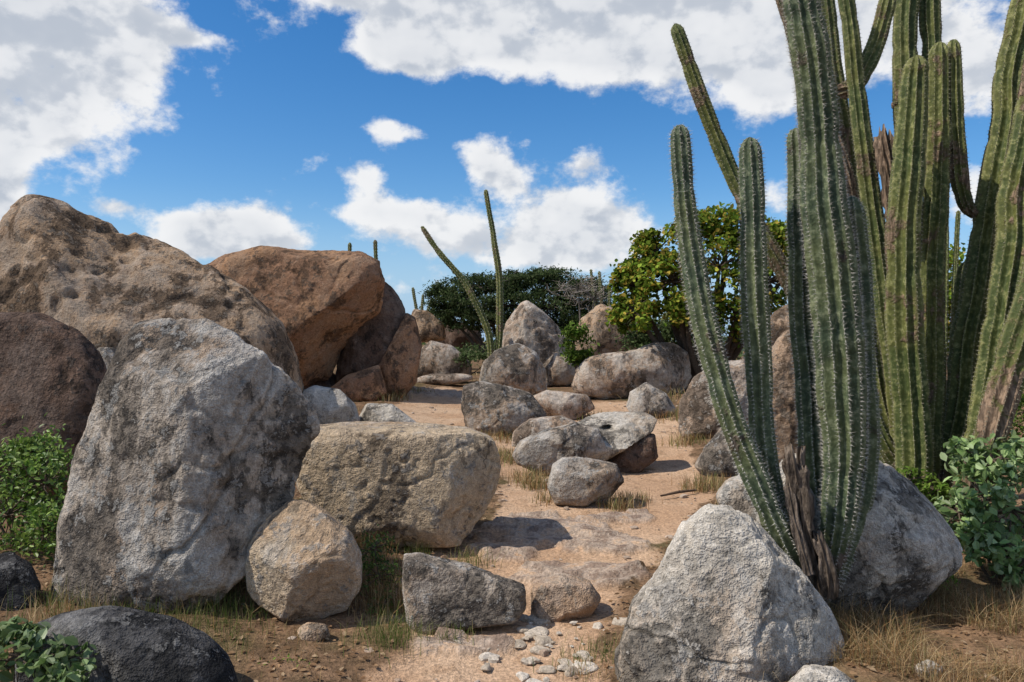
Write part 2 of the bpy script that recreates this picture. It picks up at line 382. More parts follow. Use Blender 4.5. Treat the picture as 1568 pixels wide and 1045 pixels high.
h=g.math('ADD',g.math('MULTIPLY',n2,.7),g.math('MULTIPLY',n3,.35))
finish(g,c,.95,bump(g,h,1.,.06),.1,diffuse=True)
mk('ground',np.stack([x,y,z],1),Fg,m,col=np.stack([pm,bed,pm],1))

# ------------------------------------------------------------ gravel
def attr_mat(name,rough=.6,tr=0.,spec=.25,bs=0,bscale=60,diffuse=False):
    m,g=newmat(name)
    c=g.n('ShaderNodeAttribute',attribute_name='Col').outputs['Color']
    nr=None
    if bs:
        tc=g.n('ShaderNodeTexCoord').outputs['Object']
        n=g.noise(tc,bscale,3,.65)
        c=g.mix(1.,c,g.rng(n,.3,.7,.62,1.38,False),'MULTIPLY')
        nr=bump(g,n,bs,.01)
    finish(g,c,rough,nr,spec,tr,diffuse=diffuse); return m
M_grav=attr_mat('gravel_stone',.9,0,.1,.8,70,True)
M_leaf=attr_mat('leaf',.45,.35,.4)
M_leaffar=attr_mat('leaf_distant',.5,.35,.3,diffuse=True)
M_grass=attr_mat('grass_blades',.7,.35,.15,diffuse=True)
M_wood=attr_mat('bark',.9,0,.1,.9,40,True)
acc=Acc(); V2,F2=ico(2); V3,F3=ico(3)
def stone(p,r,col):
    V_,F_=(V3,F3) if r>.02 else (V2,F2)
    q=V_.copy()
    for _ in range(5):
        n=RNG.normal(size=3); n/=np.linalg.norm(n); e=q@n-RNG.uniform(.45,.8); q=q-np.where(e>0,e,0)[:,None]*n
    q=q*(1+.15*vnoise(q*1.3+RNG.uniform(-99,99,3),3))[:,None]
    q=q*np.array([RNG.uniform(.7,1.5),RNG.uniform(.7,1.3),RNG.uniform(.35,.75)])*r
    a=RNG.uniform(0,6.28); ca,sa=math.cos(a),math.sin(a)
    q=np.stack([q[:,0]*ca-q[:,1]*sa,q[:,0]*sa+q[:,1]*ca,q[:,2]],1)
    acc.add(q+p,F_,np.tile(col,(len(q),1)))
def rc(a,b): t=RNG.uniform(); return np.array(a)*(1-t)+np.array(b)*t
for i in range(75):
    u=RNG.normal(830,60); v=RNG.normal(985,24)
    r_=.010+.065*RNG.uniform()**2.6; g_=gp(u,v); g_[2]-=r_*.25
    stone(g_,r_,rc((.40,.33,.25),(.58,.52,.44)))
for i in range(2000):
    y_=RNG.uniform(2.8,16)**1; x_=RNG.uniform(-2.5,3.6)*min(1.6,.45+y_/10)
    q=pathdist(np.array([x_]),np.array([y_]))[0]
    if q>.3 and RNG.uniform()<.6: continue
    stone(np.array([x_,y_,zg(x_,y_)[0]-.012]),.005+.035*RNG.uniform()**4+.0006*y_,rc((.32,.22,.15),(.5,.42,.34)))
acc.make('gravel',M_grav,smooth=False)

# ------------------------------------------------------------ grass
def blades(acc,C,h,w,cols,lean=.5):
    n=len(C); a=RNG.uniform(0,2*np.pi,n); ld=np.stack([np.cos(a),np.sin(a),a*0],1)
    b=a+np.pi/2+RNG.normal(0,.6,n); sd=np.stack([np.cos(b),np.sin(b),b*0],1)
    le=np.abs(RNG.normal(0,lean,n)); ts=[0,.35,.7,1]; ws=[1,.85,.55,.08]; V=[]
    for t,wt in zip(ts,ws):
        c=C+ld*(le*h*t*t)[:,None]; c=c.copy(); c[:,2]+=h*t*(1-.35*np.minimum(le,1.2)*t)
        V.append(c-sd*(w*wt)[:,None]); V.append(c+sd*(w*wt)[:,None])
    V=np.stack(V,1).reshape(-1,3); base=np.arange(n)*8
    Fa=np.concatenate([np.stack([base+2*k,base+2*k+1,base+2*k+3,base+2*k+2],1) for k in range(3)])
    acc.add(V,Fa,np.repeat(cols,8,axis=0))
GREEN=np.array([(.09,.14,.03),(.13,.18,.05),(.24,.25,.09),(.36,.29,.15)])
DRY=np.array([(.50,.35,.18),(.38,.23,.105),(.56,.42,.24),(.29,.165,.075),(.20,.19,.08)])
ga=Acc(); da=Acc()
def tuft(u,v,n,h,sp,pal,ac,lean=.5,w=.0022):
    c=gp(u,v); n=int(n); xy=c[:2]+RNG.normal(0,sp,(n,2)); zz=zg(xy[:,0],xy[:,1])-.02
    C=np.column_stack([xy,zz]); hh=h*RNG.uniform(.4,1.1,n)
    blades(ac,C,hh,np.full(n,w*max(1,c[1]/5)),pal[RNG.integers(0,len(pal),n)]*RNG.uniform(.75,1.2,(n,1)),lean)
for (u,v,n,h,sp) in [(570,900,350,.28,.10),(585,930,350,.25,.10),(600,980,260,.2,.1),(565,860,260,.25,.08),(120,925,300,.22,.18),(60,1000,120,.2,.15),(200,945,260,.16,.18),(320,935,320,.2,.15),
   (350,900,260,.26,.1),(690,975,90,.12,.06),(715,960,70,.12,.05),(880,1010,60,.1,.08),(930,1000,110,.14,.08),(350,955,200,.14,.2),(440,1000,130,.10,.2),(300,985,160,.13,.15),
   (720,860,90,.18,.08),(640,850,90,.16,.08),(900,1030,80,.1,.08),(100,960,250,.2,.15)]:
    tuft(u,v,n*1.3,h,sp,GREEN if RNG.uniform()<.65 else DRY,ga,w=.0018)
for (u,v,n,h,sp) in [(950,775,200,.18,.10),(970,765,120,.15,.1),(790,705,260,.22,.16),(810,735,200,.2,.12),(770,700,160,.2,.12),(840,765,100,.15,.1),(1070,665,200,.25,.15),(1050,680,160,.25,.15),(1090,745,260,.2,.15),
   (1070,750,120,.2,.1),(690,668,100,.2,.2),(770,672,160,.2,.2),(640,600,90,.2,.2),(1030,640,120,.25,.2),(920,640,120,.2,.2),(1130,790,160,.25,.1),(600,612,100,.3,.2),(1010,610,150,.3,.3),(860,620,80,.2,.2),(500,670,150,.25,.2),(820,745,160,.2,.1)]:
    tuft(u,v,n*1.2,h,sp,np.concatenate([DRY,GREEN[2:]]),da)
n=30000
xy=np.stack([RNG.uniform(1.15,3.8,n),RNG.uniform(2.7,5.4,n)],1)
k=fbm(np.column_stack([xy*1.8,np.zeros(n)]),3,9)>-.25
xy=xy[k]; n=len(xy); C=np.column_stack([xy,zg(xy[:,0],xy[:,1])-.02])
hh=RNG.uniform(.07,.22,n)*(1+.9*np.clip(fbm(np.column_stack([xy*2.5,np.zeros(n)]),2,19),-.4,1))
blades(da,C,hh,np.full(n,.0015),DRY[RNG.integers(0,len(DRY),n)]*RNG.uniform(.6,1.2,(n,1)),1.1)
n=15000
yy=RNG.uniform(2.8,26,n); xx=RNG.uniform(-1,1,n)*(2.5+yy*.75)
k=pathdist(xx,yy)<-.1; k&=fbm(np.column_stack([xx*1.3,yy*1.3,xx*0]),3,29)>-.05
xx=xx[k];yy=yy[k]; n=len(xx); C=np.column_stack([xx,yy,zg(xx,yy)-.02])
pal=np.concatenate([DRY,GREEN])
blades(da,C,RNG.uniform(.05,.18,n),.0016+.0004*yy,pal[RNG.integers(0,len(pal),n)]*RNG.uniform(.7,1.1,(n,1)),.8)
ga.make('green_grass',M_grass); da.make('dry_grass',M_grass)
def leafgeo(C,size,cols,acc,flat=0.,elong=.55):
    n=len(C); d=RNG.normal(size=(n,3)); d[:,2]*=(1-flat); d/=np.linalg.norm(d,axis=1)[:,None]
    up=RNG.normal(size=(n,3))*.6*(1-flat)+np.array([-.25,-.25,1.]); s=np.cross(d,up); s/=np.linalg.norm(s,axis=1)[:,None]+1e-9
    nn=np.cross(s,d); sz=size*RNG.uniform(.6,1.25,n)
    L=d*sz[:,None]; S=s*(sz*elong*.5)[:,None]; Fo=nn*(sz*.10)[:,None]
    V=np.stack([C-L*.5,C-L*.15+S+Fo,C+L*.22+S*.8+Fo,C+L*.5,C+L*.22-S*.8+Fo,C-L*.15-S+Fo],1).reshape(-1,3)
    b=np.arange(n)*6
    Fa=np.concatenate([np.stack([b,b+1,b+2,b+3],1),np.stack([b,b+3,b+4,b+5],1)])
    acc.add(V,Fa,np.repeat(cols,6,axis=0))
la=Acc(); n=9000
yy=RNG.uniform(2.7,9,n)**1.; xx=RNG.uniform(-3.5,4,n)
k=pathdist(xx,yy)<.12; xx=xx[k]; yy=yy[k]; n=len(xx)
LP=np.array([(.30,.18,.10),(.42,.27,.15),(.18,.11,.06),(.48,.35,.22)])
leafgeo(np.column_stack([xx,yy,zg(xx,yy)+.012]),.035,LP[RNG.integers(0,4,n)]*RNG.uniform(.7,1.1,(n,1)),la,.85)
la.make('leaf_litter',M_leaffar,smooth=False)

# ------------------------------------------------------------ curves / cacti
def catmull(P,step):
    P=np.array(P,float); P=np.vstack([2*P[0]-P[1],P,2*P[-1]-P[-2]]); out=[]
    for i in range(1,len(P)-2):
        L=np.linalg.norm(P[i+1][:3]-P[i][:3]); m_=max(2,int(L/step))
        t=np.linspace(0,1,m_,endpoint=False)[:,None]
        out.append(.5*((2*P[i])+(-P[i-1]+P[i+1])*t+(2*P[i-1]-5*P[i]+4*P[i+1]-P[i+2])*t*t+(-P[i-1]+3*P[i]-3*P[i+1]+P[i+2])*t**3))
    out.append(P[-2][None]); return np.vstack(out)
def tube(pts,rad,ns=8):
    pts=np.asarray(pts); T=np.gradient(pts,axis=0); T/=np.linalg.norm(T,axis=1)[:,None]+1e-9
    ref=np.array([.13,1,.07]); A=np.cross(T,ref); A/=np.linalg.norm(A,axis=1)[:,None]; Bv=np.cross(T,A)
    ph=np.arange(ns)/ns*2*np.pi
    V=pts[:,None,:]+rad[:,None,None]*(np.cos(ph)[None,:,None]*A[:,None,:]+np.sin(ph)[None,:,None]*Bv[:,None,:])
    m_=len(pts); ii=np.arange(m_-1)[:,None]*ns; j=np.arange(ns)[None]; j2=(j+1)%ns
    Fa=np.stack([ii+j,ii+j2,ii+ns+j2,ii+ns+j],-1).reshape(-1,4)
    return V.reshape(-1,3),Fa
def cactus_stem(pts,parent,mat,spmat,ribs=9,step=.022,spine=.024,dead=0.,spn=8,name='stem',tip=True,areole=.022,spw=.0009,depth=.30):
    Q=np.array([np.append(W(u,v,d),r*d/F) for u,v,d,r in pts])
    S=catmull(Q,step); P=S[:,:3]; R=S[:,3]
    seg=np.linalg.norm(np.diff(P,axis=0),axis=1); s=np.concatenate([[0],np.cumsum(seg)]); L=s[-1]
    sd=RNG.uniform(0,90)
    if tip:
        rt=R[-1]; s2=np.concatenate([s[s<L-1.5*rt],L-1.5*rt*(1-np.sin(np.linspace(0,np.pi/2,12)))])
        P=np.stack([np.interp(s2,s,P[:,k]) for k in range(3)],1); R=np.interp(s2,s,R)
        q=np.clip((s2-(L-1.5*rt))/(1.5*rt),0,1); R=R*np.sqrt(np.maximum(1-q*q,.0004)); s=s2
    wst=np.abs(np.sin(s*4.1+sd+.8*np.sin(s*1.7)))
    R=R*(1-.10*np.exp(-(wst/.16)**2)+.05*vnoise(np.stack([s*5+sd,s*0,s*0],1),3))
    nzx=np.stack([vnoise(np.stack([s*2.2+sd,s*0+k*9,s*0],1),4) for k in range(3)],1); P=P+nzx*R[:,None]*(.15+.3*(dead>=1))
    T=np.gradient(P,axis=0); T/=np.linalg.norm(T,axis=1)[:,None]+1e-9
    ref=np.array([.05,1,.03]); A=np.cross(T,ref); A/=np.linalg.norm(A,axis=1)[:,None]; Bv=np.cross(T,A)
    per=8; ns=ribs*per; ph=np.arange(ns)/ns*2*np.pi
    prof=1-depth*np.abs(np.sin(ribs*ph/2))**.8
    if dead>=1: prof=(1-(depth+.2)*np.abs(np.sin(ribs*ph/2))**.6)*(1+.22*np.sin(ph*3+1)+.12*np.sin(ph*7))
    tw=(.10+.5*(dead>=1))*np.sin(s*(1.1+2*(dead>=1))+sd)
    ang=ph[None]+tw[:,None]
    rr=R[:,None]*prof[None]
    nz=(.03+.25*(dead>=1))*vnoise(np.stack([np.repeat(s,ns)*(9+12*(dead>=1)),np.tile(np.cos(ph)*2,len(s)),np.tile(np.sin(ph)*2,len(s))],1)+sd,5).reshape(len(s),ns)
    rr=rr*(1+nz)
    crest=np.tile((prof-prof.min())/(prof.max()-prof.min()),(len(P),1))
    V=P[:,None]+rr[...,None]*(np.cos(ang)[...,None]*A[:,None]+np.sin(ang)[...,None]*Bv[:,None])
    if dead>=1:
        ja=vnoise(np.stack([np.cos(ph)*3+sd,np.sin(ph)*3,ph*0],1),8)*R[-1]*1.6
        V[-1]+=T[-1]*ja[:,None]; V[-2]+=T[-2]*ja[:,None]*.6
        V=np.concatenate([V,np.repeat((P[-1]-T[-1]*R[-1]*1.6)[None,None],ns,1)]); P=np.vstack([P,P[-1]]); s=np.append(s,s[-1]); crest=np.vstack([crest,crest[-1:]*0]); L=s[-1]
    m_=len(P); ii=np.arange(m_-1)[:,None]*ns; j=np.arange(ns)[None]; j2=(j+1)%ns
    Fa=np.stack([ii+j,ii+j2,ii+ns+j2,ii+ns+j],-1).reshape(-1,4)
    wood=np.clip(dead+ .9*np.clip(1-s/.5,0,1)*(.8 if dead<1 else 1),0,1)
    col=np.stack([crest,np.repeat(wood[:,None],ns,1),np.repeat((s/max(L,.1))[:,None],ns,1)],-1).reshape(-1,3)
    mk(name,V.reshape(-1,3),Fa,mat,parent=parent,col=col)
    if spn>0:
        st=np.arange(.05,L,areole); C=[];O=[]
        for r_ in range(ribs):
            ss=st+RNG.uniform(-.3,.3)*areole
            ss=ss[(ss>0)&(ss<L)]
            a=2*np.pi*r_/ribs+np.interp(ss,s,tw); rad=np.interp(ss,s,R)
            Ai=np.stack([np.interp(ss,s,A[:,k]) for k in range(3)],1); Bi=np.stack([np.interp(ss,s,Bv[:,k]) for k in range(3)],1)
            Pi=np.stack([np.interp(ss,s,P[:,k]) for k in range(3)],1)
            o=np.cos(a)[:,None]*Ai+np.sin(a)[:,None]*Bi
            C.append(Pi+o*(rad*.99)[:,None]); O.append(o)
        C=np.vstack(C);O=np.vstack(O); n=len(C)
        Cc=np.repeat(C,spn,0);Oo=np.repeat(O,spn,0)
        dr=Oo+RNG.normal(0,.6,Oo.shape); dr/=np.linalg.norm(dr,axis=1)[:,None]
        ln=spine*RNG.uniform(.4,1.3,len(Cc)); sv=np.cross(dr,RNG.normal(size=dr.shape)); sv/=np.linalg.norm(sv,axis=1)[:,None]
        wd=spw*max(1,np.mean(P[:,1])/4.5)
        Vs=np.stack([Cc-sv*wd,Cc+sv*wd,Cc+dr*ln[:,None]],1).reshape(-1,3); b=np.arange(len(Cc))*3
        Fs=np.stack([b,b+1,b+2],1)
        sv=np.cross(O,np.array([0,0,1.])); sv/=np.linalg.norm(sv,axis=1)[:,None]+1e-9; tv=np.cross(O,sv); w=.0036*max(1,np.mean(P[:,1])/5.5)
        Vp=np.stack([C-sv*w,C-tv*w,C+sv*w,C+tv*w,C+O*w*1.4],1).reshape(-1,3); b=np.arange(n)*5+len(Vs)
        Fp=np.concatenate([np.stack([b+i,b+(i+1)%4,b+4],1) for i in range(4)])
        mk('spines',np.vstack([Vs,Vp]),np.vstack([Fs,Fp]),spmat,smooth=False,parent=parent)
def cactus_mat(name,g1,g2,pale,brown,bt=.58,gd=.4):
    m,g=newmat(name)
    at=g.n('ShaderNodeAttribute',attribute_name='Col'); sep=g.n('ShaderNodeSeparateColor'); g.l(at.outputs['Color'],sep.inputs[0])
    tc=g.n('ShaderNodeTexCoord').outputs['Object']
    n1=g.noise(tc,2.3,3,.6); n2=g.noise(tc,22,4,.7); n3=g.noise(g.vm('MULTIPLY',tc,(38,38,7)),1.,3,.65)
    c=g.mix(g.rng(n1,.38,.60),g1,g2)
    c=g.mix(g.rng(n2,.50,.66,0,.6),c,pale)
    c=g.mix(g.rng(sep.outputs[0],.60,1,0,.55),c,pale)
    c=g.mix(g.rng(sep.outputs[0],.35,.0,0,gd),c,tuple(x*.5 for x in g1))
    c=g.mix(1.,c,g.rng(n2,.3,.7,.58,1.42,False),'MULTIPLY')
    w=g.math('ADD',sep.outputs[1],g.rng(n1,bt,bt+.10,0,.6),clamp=True)
    w2=g.rng(g.math('ADD',w,g.math('MULTIPLY',g.math('SUBTRACT',n2,.5),1.6)),.35,.75)
    br=g.mix(g.rng(n3,.38,.64),brown,tuple(x*3.0 for x in brown))
    c=g.mix(w2,c,br)
    h=g.math('ADD',n2,g.math('MULTIPLY',n3,g.math('MULTIPLY',w2,2.5)))
    finish(g,c,.62,bump(g,h,.7,.014),.25); return m
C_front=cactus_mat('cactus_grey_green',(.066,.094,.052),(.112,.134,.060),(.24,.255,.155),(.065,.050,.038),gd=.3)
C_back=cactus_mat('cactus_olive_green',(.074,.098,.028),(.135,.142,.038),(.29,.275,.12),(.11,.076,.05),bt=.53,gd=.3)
m,g=newmat('cactus_spines'); finish(g,(.62,.59,.52,1),.6,None,.2,0,True); M_sp=m
m,g=newmat('cactus_spines_dull'); finish(g,(.46,.43,.31,1),.6,None,.2,0,True); M_sp2=m
e=empty('columnar_cactus',Vector(W(1245,880,4.3)))
S=lambda *a,**k: cactus_stem(*a,**k)
S([(1238,900,4.2,17),(1208,850,4.12,19),(1165,755,4.08,20),(1118,640,4.12,19),(1088,530,4.15,20),(1062,400,4.2,19),(1048,300,4.2,16),(1040,192,4.2,15)],e,C_front,M_sp,ribs=9)
S([(1240,905,4.3,16),(1205,840,4.25,20),(1178,740,4.25,21),(1162,600,4.3,20),(1155,440,4.3,21),(1152,300,4.3,19),(1150,210,4.3,17)],e,C_front,M_sp,ribs=9)
S([(1255,905,4.45,16),(1250,780,4.45,20),(1240,660,4.45,20),(1232,520,4.45,20),(1226,380,4.45,18),(1217,196,4.45,15)],e,C_front,M_sp,ribs=9)
S([(1258,905,4.3,18),(1280,790,4.25,26),(1291,680,4.25,32),(1290,560,4.25,38),(1278,420,4.25,36),(1258,280,4.25,33),(1247,150,4.25,29),(1232,30,4.25,27),(1222,-60,4.25,24)],e,C_front,M_sp,ribs=12,spine=.028)
S([(1262,905,4.4,16),(1305,800,4.4,22),(1322,690,4.4,25),(1318,560,4.4,24),(1312,420,4.4,22),(1304,300,4.4,18)],e,C_front,M_sp,ribs=9)
S([(1250,905,4.12,16),(1242,840,4.1,15),(1236,770,4.08,17),(1224,700,4.08,21)],e,C_front,M_sp,ribs=8,dead=1.,spn=0,name='dead_stump',tip=False)
S([(1238,880,4.02,8),(1216,800,4.05,8),(1206,740,4.1,6)],e,C_front,M_sp,ribs=6,dead=1.,spn=0,name='dead_stump',tip=False)
S([(1262,905,4.1,14),(1262,870,4.05,13),(1250,820,4.05,9)],e,C_front,M_sp,ribs=7,dead=1.,spn=0,name='dead_stump',tip=False)

e2=empty('columnar_cactus',Vector(W(1430,800,6.3)))
def S2(pts,**k):
    k.setdefault('ribs',9); k.setdefault('spn',4); k.setdefault('spine',.020); k.setdefault('step',.035); k.setdefault('areole',.034); k.setdefault('depth',.34)
    cactus_stem(pts,e2,C_back,M_sp2,**k)
S2([(1400,790,6.6,14),(1330,640,6.6,14),(1248,500,6.5,14),(1195,405,6.4,13),(1132,292,6.4,13),(1078,165,6.4,12),(1032,38,6.4,10)])
S2([(1420,790,6.8,20),(1370,640,6.8,18),(1330,480,6.8,15),(1308,340,6.8,14),(1290,210,6.8,15),(1275,100,6.8,14),(1262,-30,6.8,12)],dead=.35)
S2([(1310,330,6.7,11),(1292,260,6.6,10),(1262,160,6.6,10),(1222,80,6.6,10),(1188,-30,6.6,9)],dead=.7)
S2([(1400,800,6.3,20),(1378,620,6.3,19),(1352,430,6.3,17),(1330,260,6.3,15),(1310,120,6.3,13),(1293,-30,6.3,11)])
S2([(1289,140,6.5,12),(1312,125,6.4,14),(1338,75,6.4,14),(1356,10,6.4,13),(1362,-50,6.4,12)])
S2([(1398,800,5.9,22),(1400,700,5.9,27),(1388,560,5.9,27),(1385,400,5.9,25),(1395,240,5.9,24),(1402,85,5.9,19)],ribs=10)
S2([(1420,800,6.2,20),(1425,640,6.2,20),(1424,480,6.2,19),(1434,280,6.2,18),(1440,65,6.2,15)])
S2([(1390,500,6.9,16),(1388,300,6.9,18),(1388,120,6.9,18),(1390,-50,6.9,17)],dead=.2)
S2([(1425,400,6.9,12),(1428,150,6.9,15),(1426,-40,6.9,15)])
S2([(1494,330,6.2,7),(1480,312,6.2,11),(1468,250,6.2,13),(1460,150,6.2,12),(1459,60,6.2,10)])
S2([(1440,810,6.2,22),(1468,660,6.2,25),(1492,480,6.2,25),(1520,310,6.2,25),(1546,150,6.2,24),(1572,0,6.2,22),(1585,-80,6.2,20)],ribs=10)
S2([(1460,810,5.9,20),(1500,680,5.8,24),(1528,520,5.8,25),(1552,350,5.8,25),(1580,160,5.8,22),(1600,40,5.8,20)],ribs=10,dead=.15)
S2([(1480,800,5.6,20),(1510,690,5.5,22),(1548,560,5.5,24),(1582,440,5.5,23),(1605,360,5.5,20)],dead=.35)
S2([(1370,330,6.1,13),(1362,270,6.1,14),(1357,205,6.1,14)],dead=1.,spn=0,tip=False,name='dead_stump')
S2([(1372,160,6.0,7),(1367,156,6.0,7)],name='bud')
S2([(1400,760,6.4,14),(1360,650,6.4,14),(1340,560,6.4,13),(1330,470,6.4,11)])
S2([(1385,730,6.1,12),(1345,660,6.1,13),(1325,610,6.1,12),(1318,570,6.1,10)])
S2([(1450,760,6.6,14),(1470,600,6.6,15),(1475,480,6.6,14),(1480,400,6.6,12)])
def farc(list_,d,name='columnar_cactus'):
    ee=empty(name,Vector(W(list_[0][0][0],list_[0][0][1],d)))
    for pts in list_: cactus_stem([(u,v,d,r) for u,v,r in pts],ee,C_back,M_sp2,ribs=7,step=.12,spn=2,areole=.09,spine=.03)
farc([[(752,560,5),(750,520,5.5),(735,475,5.5),(708,428,5),(672,385,4.5),(646,346,3.5)],
      [(760,560,5),(765,500,5.5),(765,430,5.5),(757,370,4.5),(744,290,3.5)]],19)
farc([[(535,430,3),(536,371,3)],[(576,440,3),(575,367,3.2)]],22)
farc([[(640,490,2.5),(632,440,2.2)],[(645,490,2.5),(648,450,2.2)],[(650,490,2.5),(662,455,2.2)],[(655,490,2.5),(668,462,2)]],32)
farc([[(925,520,3),(922,470,3),(918,415,2.4)],[(930,520,3),(934,440,2.4)],[(915,520,3),(905,412,2)]],26)
farc([[(1445,600,4),(1448,420,4),(1449,292,4)],[(1455,600,4),(1462,430,4),(1468,322,3.5)],[(1440,600,4),(1436,430,4),(1440,350,3)]],13)
farc([[(980,540,6),(985,500,6),(984,480,5)],[(1020,545,6),(1018,500,6),(1020,478,5)],[(1040,545,6),(1043,520,6),(1050,505,5)],[(1005,545,5),(1002,515,5)]],20)

# ------------------------------------------------------------ trees & shrubs
def tree(name,base,clumps,leafn,leafs,pal,trunk_r=.1,sub=22,spread=.32,elong=.55,twigs=True,bark=(.13,.10,.075),bare=0,shell=.55,mat=None,keep=.85):
    base=np.array(base,float); ee=empty(name,Vector(base))
    fa=Acc(); wa=Acc(); bark=np.array(bark)
    for (C,rad) in clumps:
        C=np.array(C,float); rad=np.array(rad,float)*np.ones(3)
        if trunk_r>0:
            mid=base*.45+C*.55; mid[:2]+=RNG.normal(0,.08*rad.mean(),2); mid[2]=base[2]*.55+C[2]*.45
            path=catmull([np.append(base+RNG.normal(0,trunk_r*.4,3)*np.array([1,1,0]),trunk_r),np.append(mid,trunk_r*.6),np.append(C,trunk_r*.28)],.15)
            V,Fa=tube(path[:,:3]+RNG.normal(0,trunk_r*.10,(len(path),3)),path[:,3],7); wa.add(V,Fa,np.tile(bark,(len(V),1)))
        for k in range(sub):
            d=RNG.normal(size=3); d[2]=d[2]*.9+.15; d/=np.linalg.norm(d)
            q=C+d*rad*(RNG.uniform(shell,1.15))
            if twigs:
                m_=(C+q)/2+RNG.normal(0,.08*rad.mean(),3)
                path=catmull([np.append(C,max(.008,trunk_r*.2)),np.append(m_,max(.006,trunk_r*.12)),np.append(q,max(.003,trunk_r*.05))],.2*rad.mean())
                V,Fa=tube(path[:,:3],path[:,3],4); wa.add(V,Fa,np.tile(bark,(len(V),1)))
                for _ in range(bare):
                    q2=q+RNG.normal(size=3)*rad*.3; q2[2]=abs(q2[2]-q[2])+q[2]
                    V,Fa=tube(np.array([q,(q+q2)/2+RNG.normal(0,.04,3),q2]),np.array([.012,.009,.004]),3); wa.add(V,Fa,np.tile(bark*2.2,(len(V),1)))
            if RNG.uniform()>keep: continue
            nl=int(leafn*RNG.uniform(.5,1.3))
            if nl<3: continue
            L=q+RNG.normal(size=(nl,3))*rad*spread*RNG.uniform(.6,1.1)
            tone=RNG.uniform(.65,1.3)
            cc=pal[np.minimum((RNG.uniform(0,1,nl)**1.3*len(pal)).astype(int),len(pal)-1)]*tone*RNG.uniform(.75,1.25,(nl,1))
            leafgeo(L,leafs,cc,fa,0.,elong)
    fa.make('foliage',mat or M_leaffar,smooth=False,parent=ee)
    if wa.V: wa.make('branches',M_wood,parent=ee)
def cl(u,v,d,ru,rv,rd=None):
    return (W(u,v,d),(ru*d/F,(rd or ru)*d/F,rv*d/F))
def gb(u,d): x=(u-CX)/F*d; return (x,d,zg(x,d)[0]-.05)
P_dark=np.array([(.045,.070,.026),(.060,.088,.032),(.078,.105,.042),(.105,.125,.06)])
P_tree=np.array([(.10,.165,.02),(.15,.22,.03),(.21,.28,.04),(.30,.32,.05),(.42,.31,.06)])
P_bush=np.array([(.09,.17,.025),(.14,.23,.04),(.21,.31,.06),(.27,.37,.09)])
P_lite=np.array([(.14,.23,.07),(.22,.32,.11),(.30,.41,.16),(.38,.48,.24)])
tree('acacia_tree',gb(790,27),[cl(688,456,27,32,20),cl(690,482,27,36,18),cl(730,440,27,42,18),cl(785,428,27,44,16),cl(840,432,27.5,44,18),cl(730,470,26.5,46,22),cl(785,468,26.5,50,26),cl(840,468,26.5,48,26),cl(885,448,27,40,22),cl(905,475,27,38,26),cl(760,495,26.5,56,18),cl(870,498,27,56,18)],170,.12,P_dark,.12,32,.2,.35,bark=(.10,.085,.07))
tree('bare_tree',gb(895,25),[cl(885,442,25,38,24),cl(910,458,25,28,25)],8,.07,P_dark,.07,26,.2,.4,bare=4,bark=(.16,.14,.12))
tree('sea_grape_tree',gb(1080,17.5),[cl(972,438,17.5,30,30),cl(1005,385,17.5,34,24),cl(1058,352,17.5,42,22),cl(1115,350,17.5,44,26),cl(1165,368,17.5,42,30),cl(1030,430,17,46,35),cl(1100,410,17,50,40),cl(1175,430,17,46,45),cl(975,480,17,34,26),cl(1050,480,17,38,30),cl(1130,480,17,46,35),cl(1210,400,17.5,32,42)],72,.115,P_tree,.13,32,.22,.75,bark=(.10,.075,.055),shell=.7,keep=.8)
tree('sea_grape_tree',gb(1500,15),[cl(1480,420,15,40,45),cl(1540,430,15,45,50),cl(1500,500,15,60,50),cl(1580,500,15,50,60),cl(1420,480,15,40,40),cl(1350,500,15,50,40)],75,.12,P_tree,.1,26,.26,.7,shell=.7)
tree('leafy_bush',gb(1010,20),[cl(985,505,20,36,26),cl(1030,500,20,36,26),cl(1075,510,20,40,24),cl(1010,530,20,50,16)],90,.10,P_dark*1.3,.05,22,.28,.5)
tree('leafy_bush',gb(882,17),[cl(880,520,17,24,22),cl(890,545,17,18,14)],60,.10,P_bush*.6,.03,16,.28,.5)
tree('leafy_bush',gb(700,21),[cl(725,545,20,22,12),cl(705,540,21,14,10),cl(760,540,20,16,10)],60,.09,P_dark*1.5,.02,14,.3,.5)
tree('leafy_bush',gb(1350,9.5),[cl(1330,650,9.5,50,45),cl(1390,660,9.5,55,45),cl(1450,650,9.5,50,50),cl(1530,640,9.5,60,60),cl(1250,660,10,30,30)],130,.06,P_bush*.6,.03,26,.28,.5)
tree('leafy_bush',gb(20,5.9),[cl(20,720,5.9,50,40),cl(70,740,5.7,42,50),cl(10,790,5.6,60,50),cl(70,810,5.4,38,38),cl(-40,730,5.9,50,60),cl(60,690,6,30,25)],40,.045,P_bush,.012,26,.34,.55,shell=.8,mat=M_leaf)
tree('leafy_bush',gb(390,5.2),[cl(398,795,5.15,24,36),cl(372,840,5.0,18,24)],30,.035,P_bush,.006,16,.3,.45,mat=M_leaf)
tree('leafy_bush',gb(20,3.3),[cl(30,1005,3.3,50,26),cl(90,1015,3.3,40,28),cl(20,970,3.4,30,14),cl(110,1045,3.2,30,20)],12,.062,P_lite*.7,.006,16,.3,.6,mat=M_leaf)
tree('leafy_bush',gb(560,4.9),[cl(572,840,5,22,30),cl(580,885,4.9,26,30),cl(590,940,4.7,26,24)],30,.028,P_bush*.7,.005,18,.35,.4,mat=M_leaf)
tree('leafy_bush',gb(440,3.9),[cl(440,1030,3.9,36,16)],20,.018,P_bush,.004,14,.4,.45)
